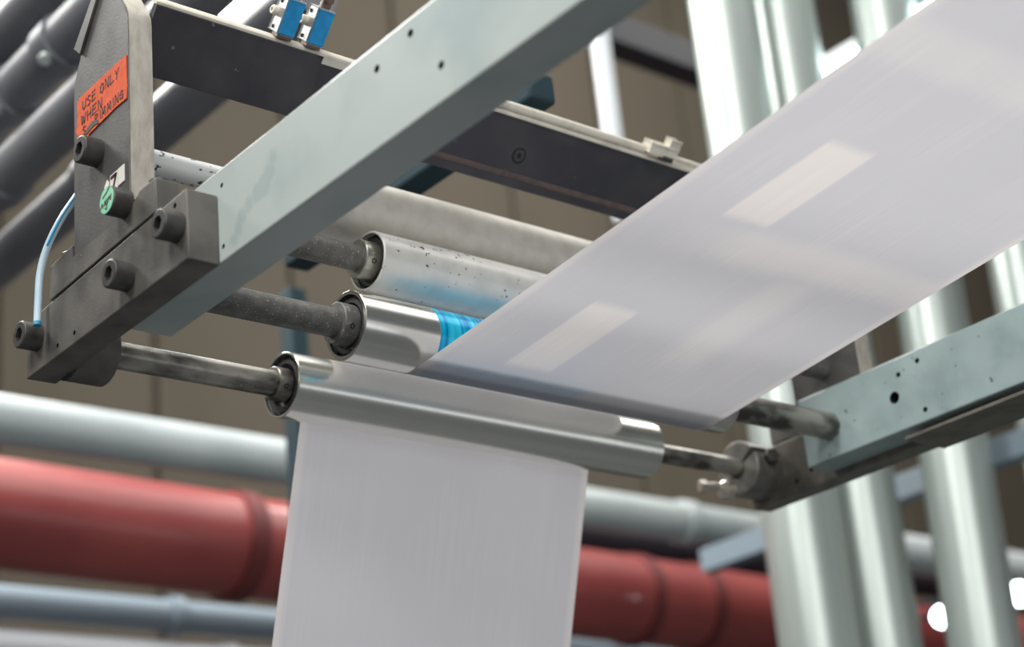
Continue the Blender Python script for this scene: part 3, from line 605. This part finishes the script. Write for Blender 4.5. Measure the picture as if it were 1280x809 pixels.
# ---- right support beam, block, plate and clamp
RX = 2.175
br = finish('support_beam', box(BM(), (RX, 2.2345), (-0.9, 1.795), (0.848, 0.9635), 0.0025), M['beam_r'], None, (RX, 1.795, 0.848))
tag(br, 'worn grey green support beam at the right edge with drilled holes', 'beam')
drill(br, [((RX, 1.604, 0.903), (1, 0, 0), 0.0095, 0.03)] + [((RX, y, z), (1, 0, 0), 0.0042, 0.012) for (y, z) in ((1.550, 0.945), (1.589, 0.936), (1.552, 0.866))])
t = thing('end_block', (2.2350, 1.55, 0.842), 'brown steel end block under the far end of the right beam', 'block')
blk = finish('block_body', prism(BM(), [(1.44, 0.838), (1.975, 0.838), (1.975, 0.912), (1.955, 0.932), (1.44, 0.932)], 'x', 2.2350, 2.275, 0.0018), M['brownsteel'], t)
drill(blk, [((2.235, 1.873, 0.858), (1, 0, 0), 0.0036, 0.012), ((2.235, 1.838, 0.868), (1, 0, 0), 0.0040, 0.012)])
finish('under_plate', box(BM(), (2.176, 2.272), (1.30, 1.60), (0.832, 0.8375), 0.001), M['brownsteel'], t)
# split clamp ring
bm = BM(); N_ = 64
ring = [];  cx0, cx1 = 2.174, 2.2348; ro, ri = 0.047, 0.0165
for k in range(N_ + 1):
    an = math.radians(158) + math.radians(344) * k / N_
    ring.append([Vector((x, F[0] + math.cos(an) * r, F[1] - 0.003 + math.sin(an) * r)) for x, r in ((cx0, ri), (cx0, ro - 0.002), (cx0 + 0.002, ro), (cx1, ro), (cx1, ri))])
V_ = [[bm.verts.new(p) for p in q] for q in ring]
for A, B in zip(V_, V_[1:]):
    for i in range(5): bm.faces.new((A[i], B[i], B[(i + 1) % 5], A[(i + 1) % 5]))
bm.faces.new(V_[0]); bm.faces.new(V_[-1][::-1])
t = thing('shaft_clamp', (2.1745, F[0], F[1] - 0.05), 'round split clamp gripping the guide roller shaft at the right block', 'clamp')
finish('clamp_ring', bm, M['clamp'], t)
d = Vector((-0.35, -0.92, 0.15))
def hexbolt(p, d, r, l, hl, m_, parent, name='hex_bolt'):
    return finish(name, lathe(BM(), p, d, [(0, r * .55), (l, r * .55), (l, r), (l + hl, r), (l + hl + 0.001, r * .9)], 24, (2, 3, 4)), m_, parent)
hexbolt((2.207, F[0] - 0.040, F[1] + 0.004), (-0.25, -0.8, 0.12), 0.0135, 0.010, 0.010, M['bolt'], t)['label'] = 'dark hexagon bolt'
hexbolt((2.172, F[0] + 0.034, F[1] - 0.022), (-1, 0.35, -0.05), 0.0115, 0.034, 0.010, M['nut'], t)['label'] = 'bright hexagon bolt'
finish('locking_nut', lathe(BM(), (2.1745, F[0] + 0.024, F[1] - 0.034), (-1, 0, 0), [(0, 0.0165), (0.013, 0.0165), (0.015, 0.013)], 24), M['nut'], t)
t = thing('side_plate', (2.2345, 1.78, 0.933), 'dark steel upright plate seen between the web and the right beam', 'plate')
finish('plate_body', prism(BM(), [(1.706, 0.936), (1.850, 0.936), (1.850, 1.200), (1.795, 1.300), (1.752, 1.300), (1.706, 1.235)], 'x', 2.2350, 2.27, 0.0016), M['plate'], t)
finish('ground_edge', box(BM(), (2.2365, 2.2685), (1.7045, 1.7072), (0.976, 1.233)), M['ground'], t)
finish('foot', prism(BM(), [(1.625, 0.9335), (1.915, 0.9335), (1.915, 0.970), (1.625, 0.970)], 'x', 2.2350, 2.268, 0.0014), M['black'], t)
finish('cap_screw', lathe(BM(), (2.250, 1.648, 0.969), (0, 0, 1), [(0, 0.013), (0.017, 0.013), (0.019, 0.011)], 24), M['nut'], t)

for o in bpy.data.objects:
    for kk in ('_o',):
        if kk in o: del o[kk]
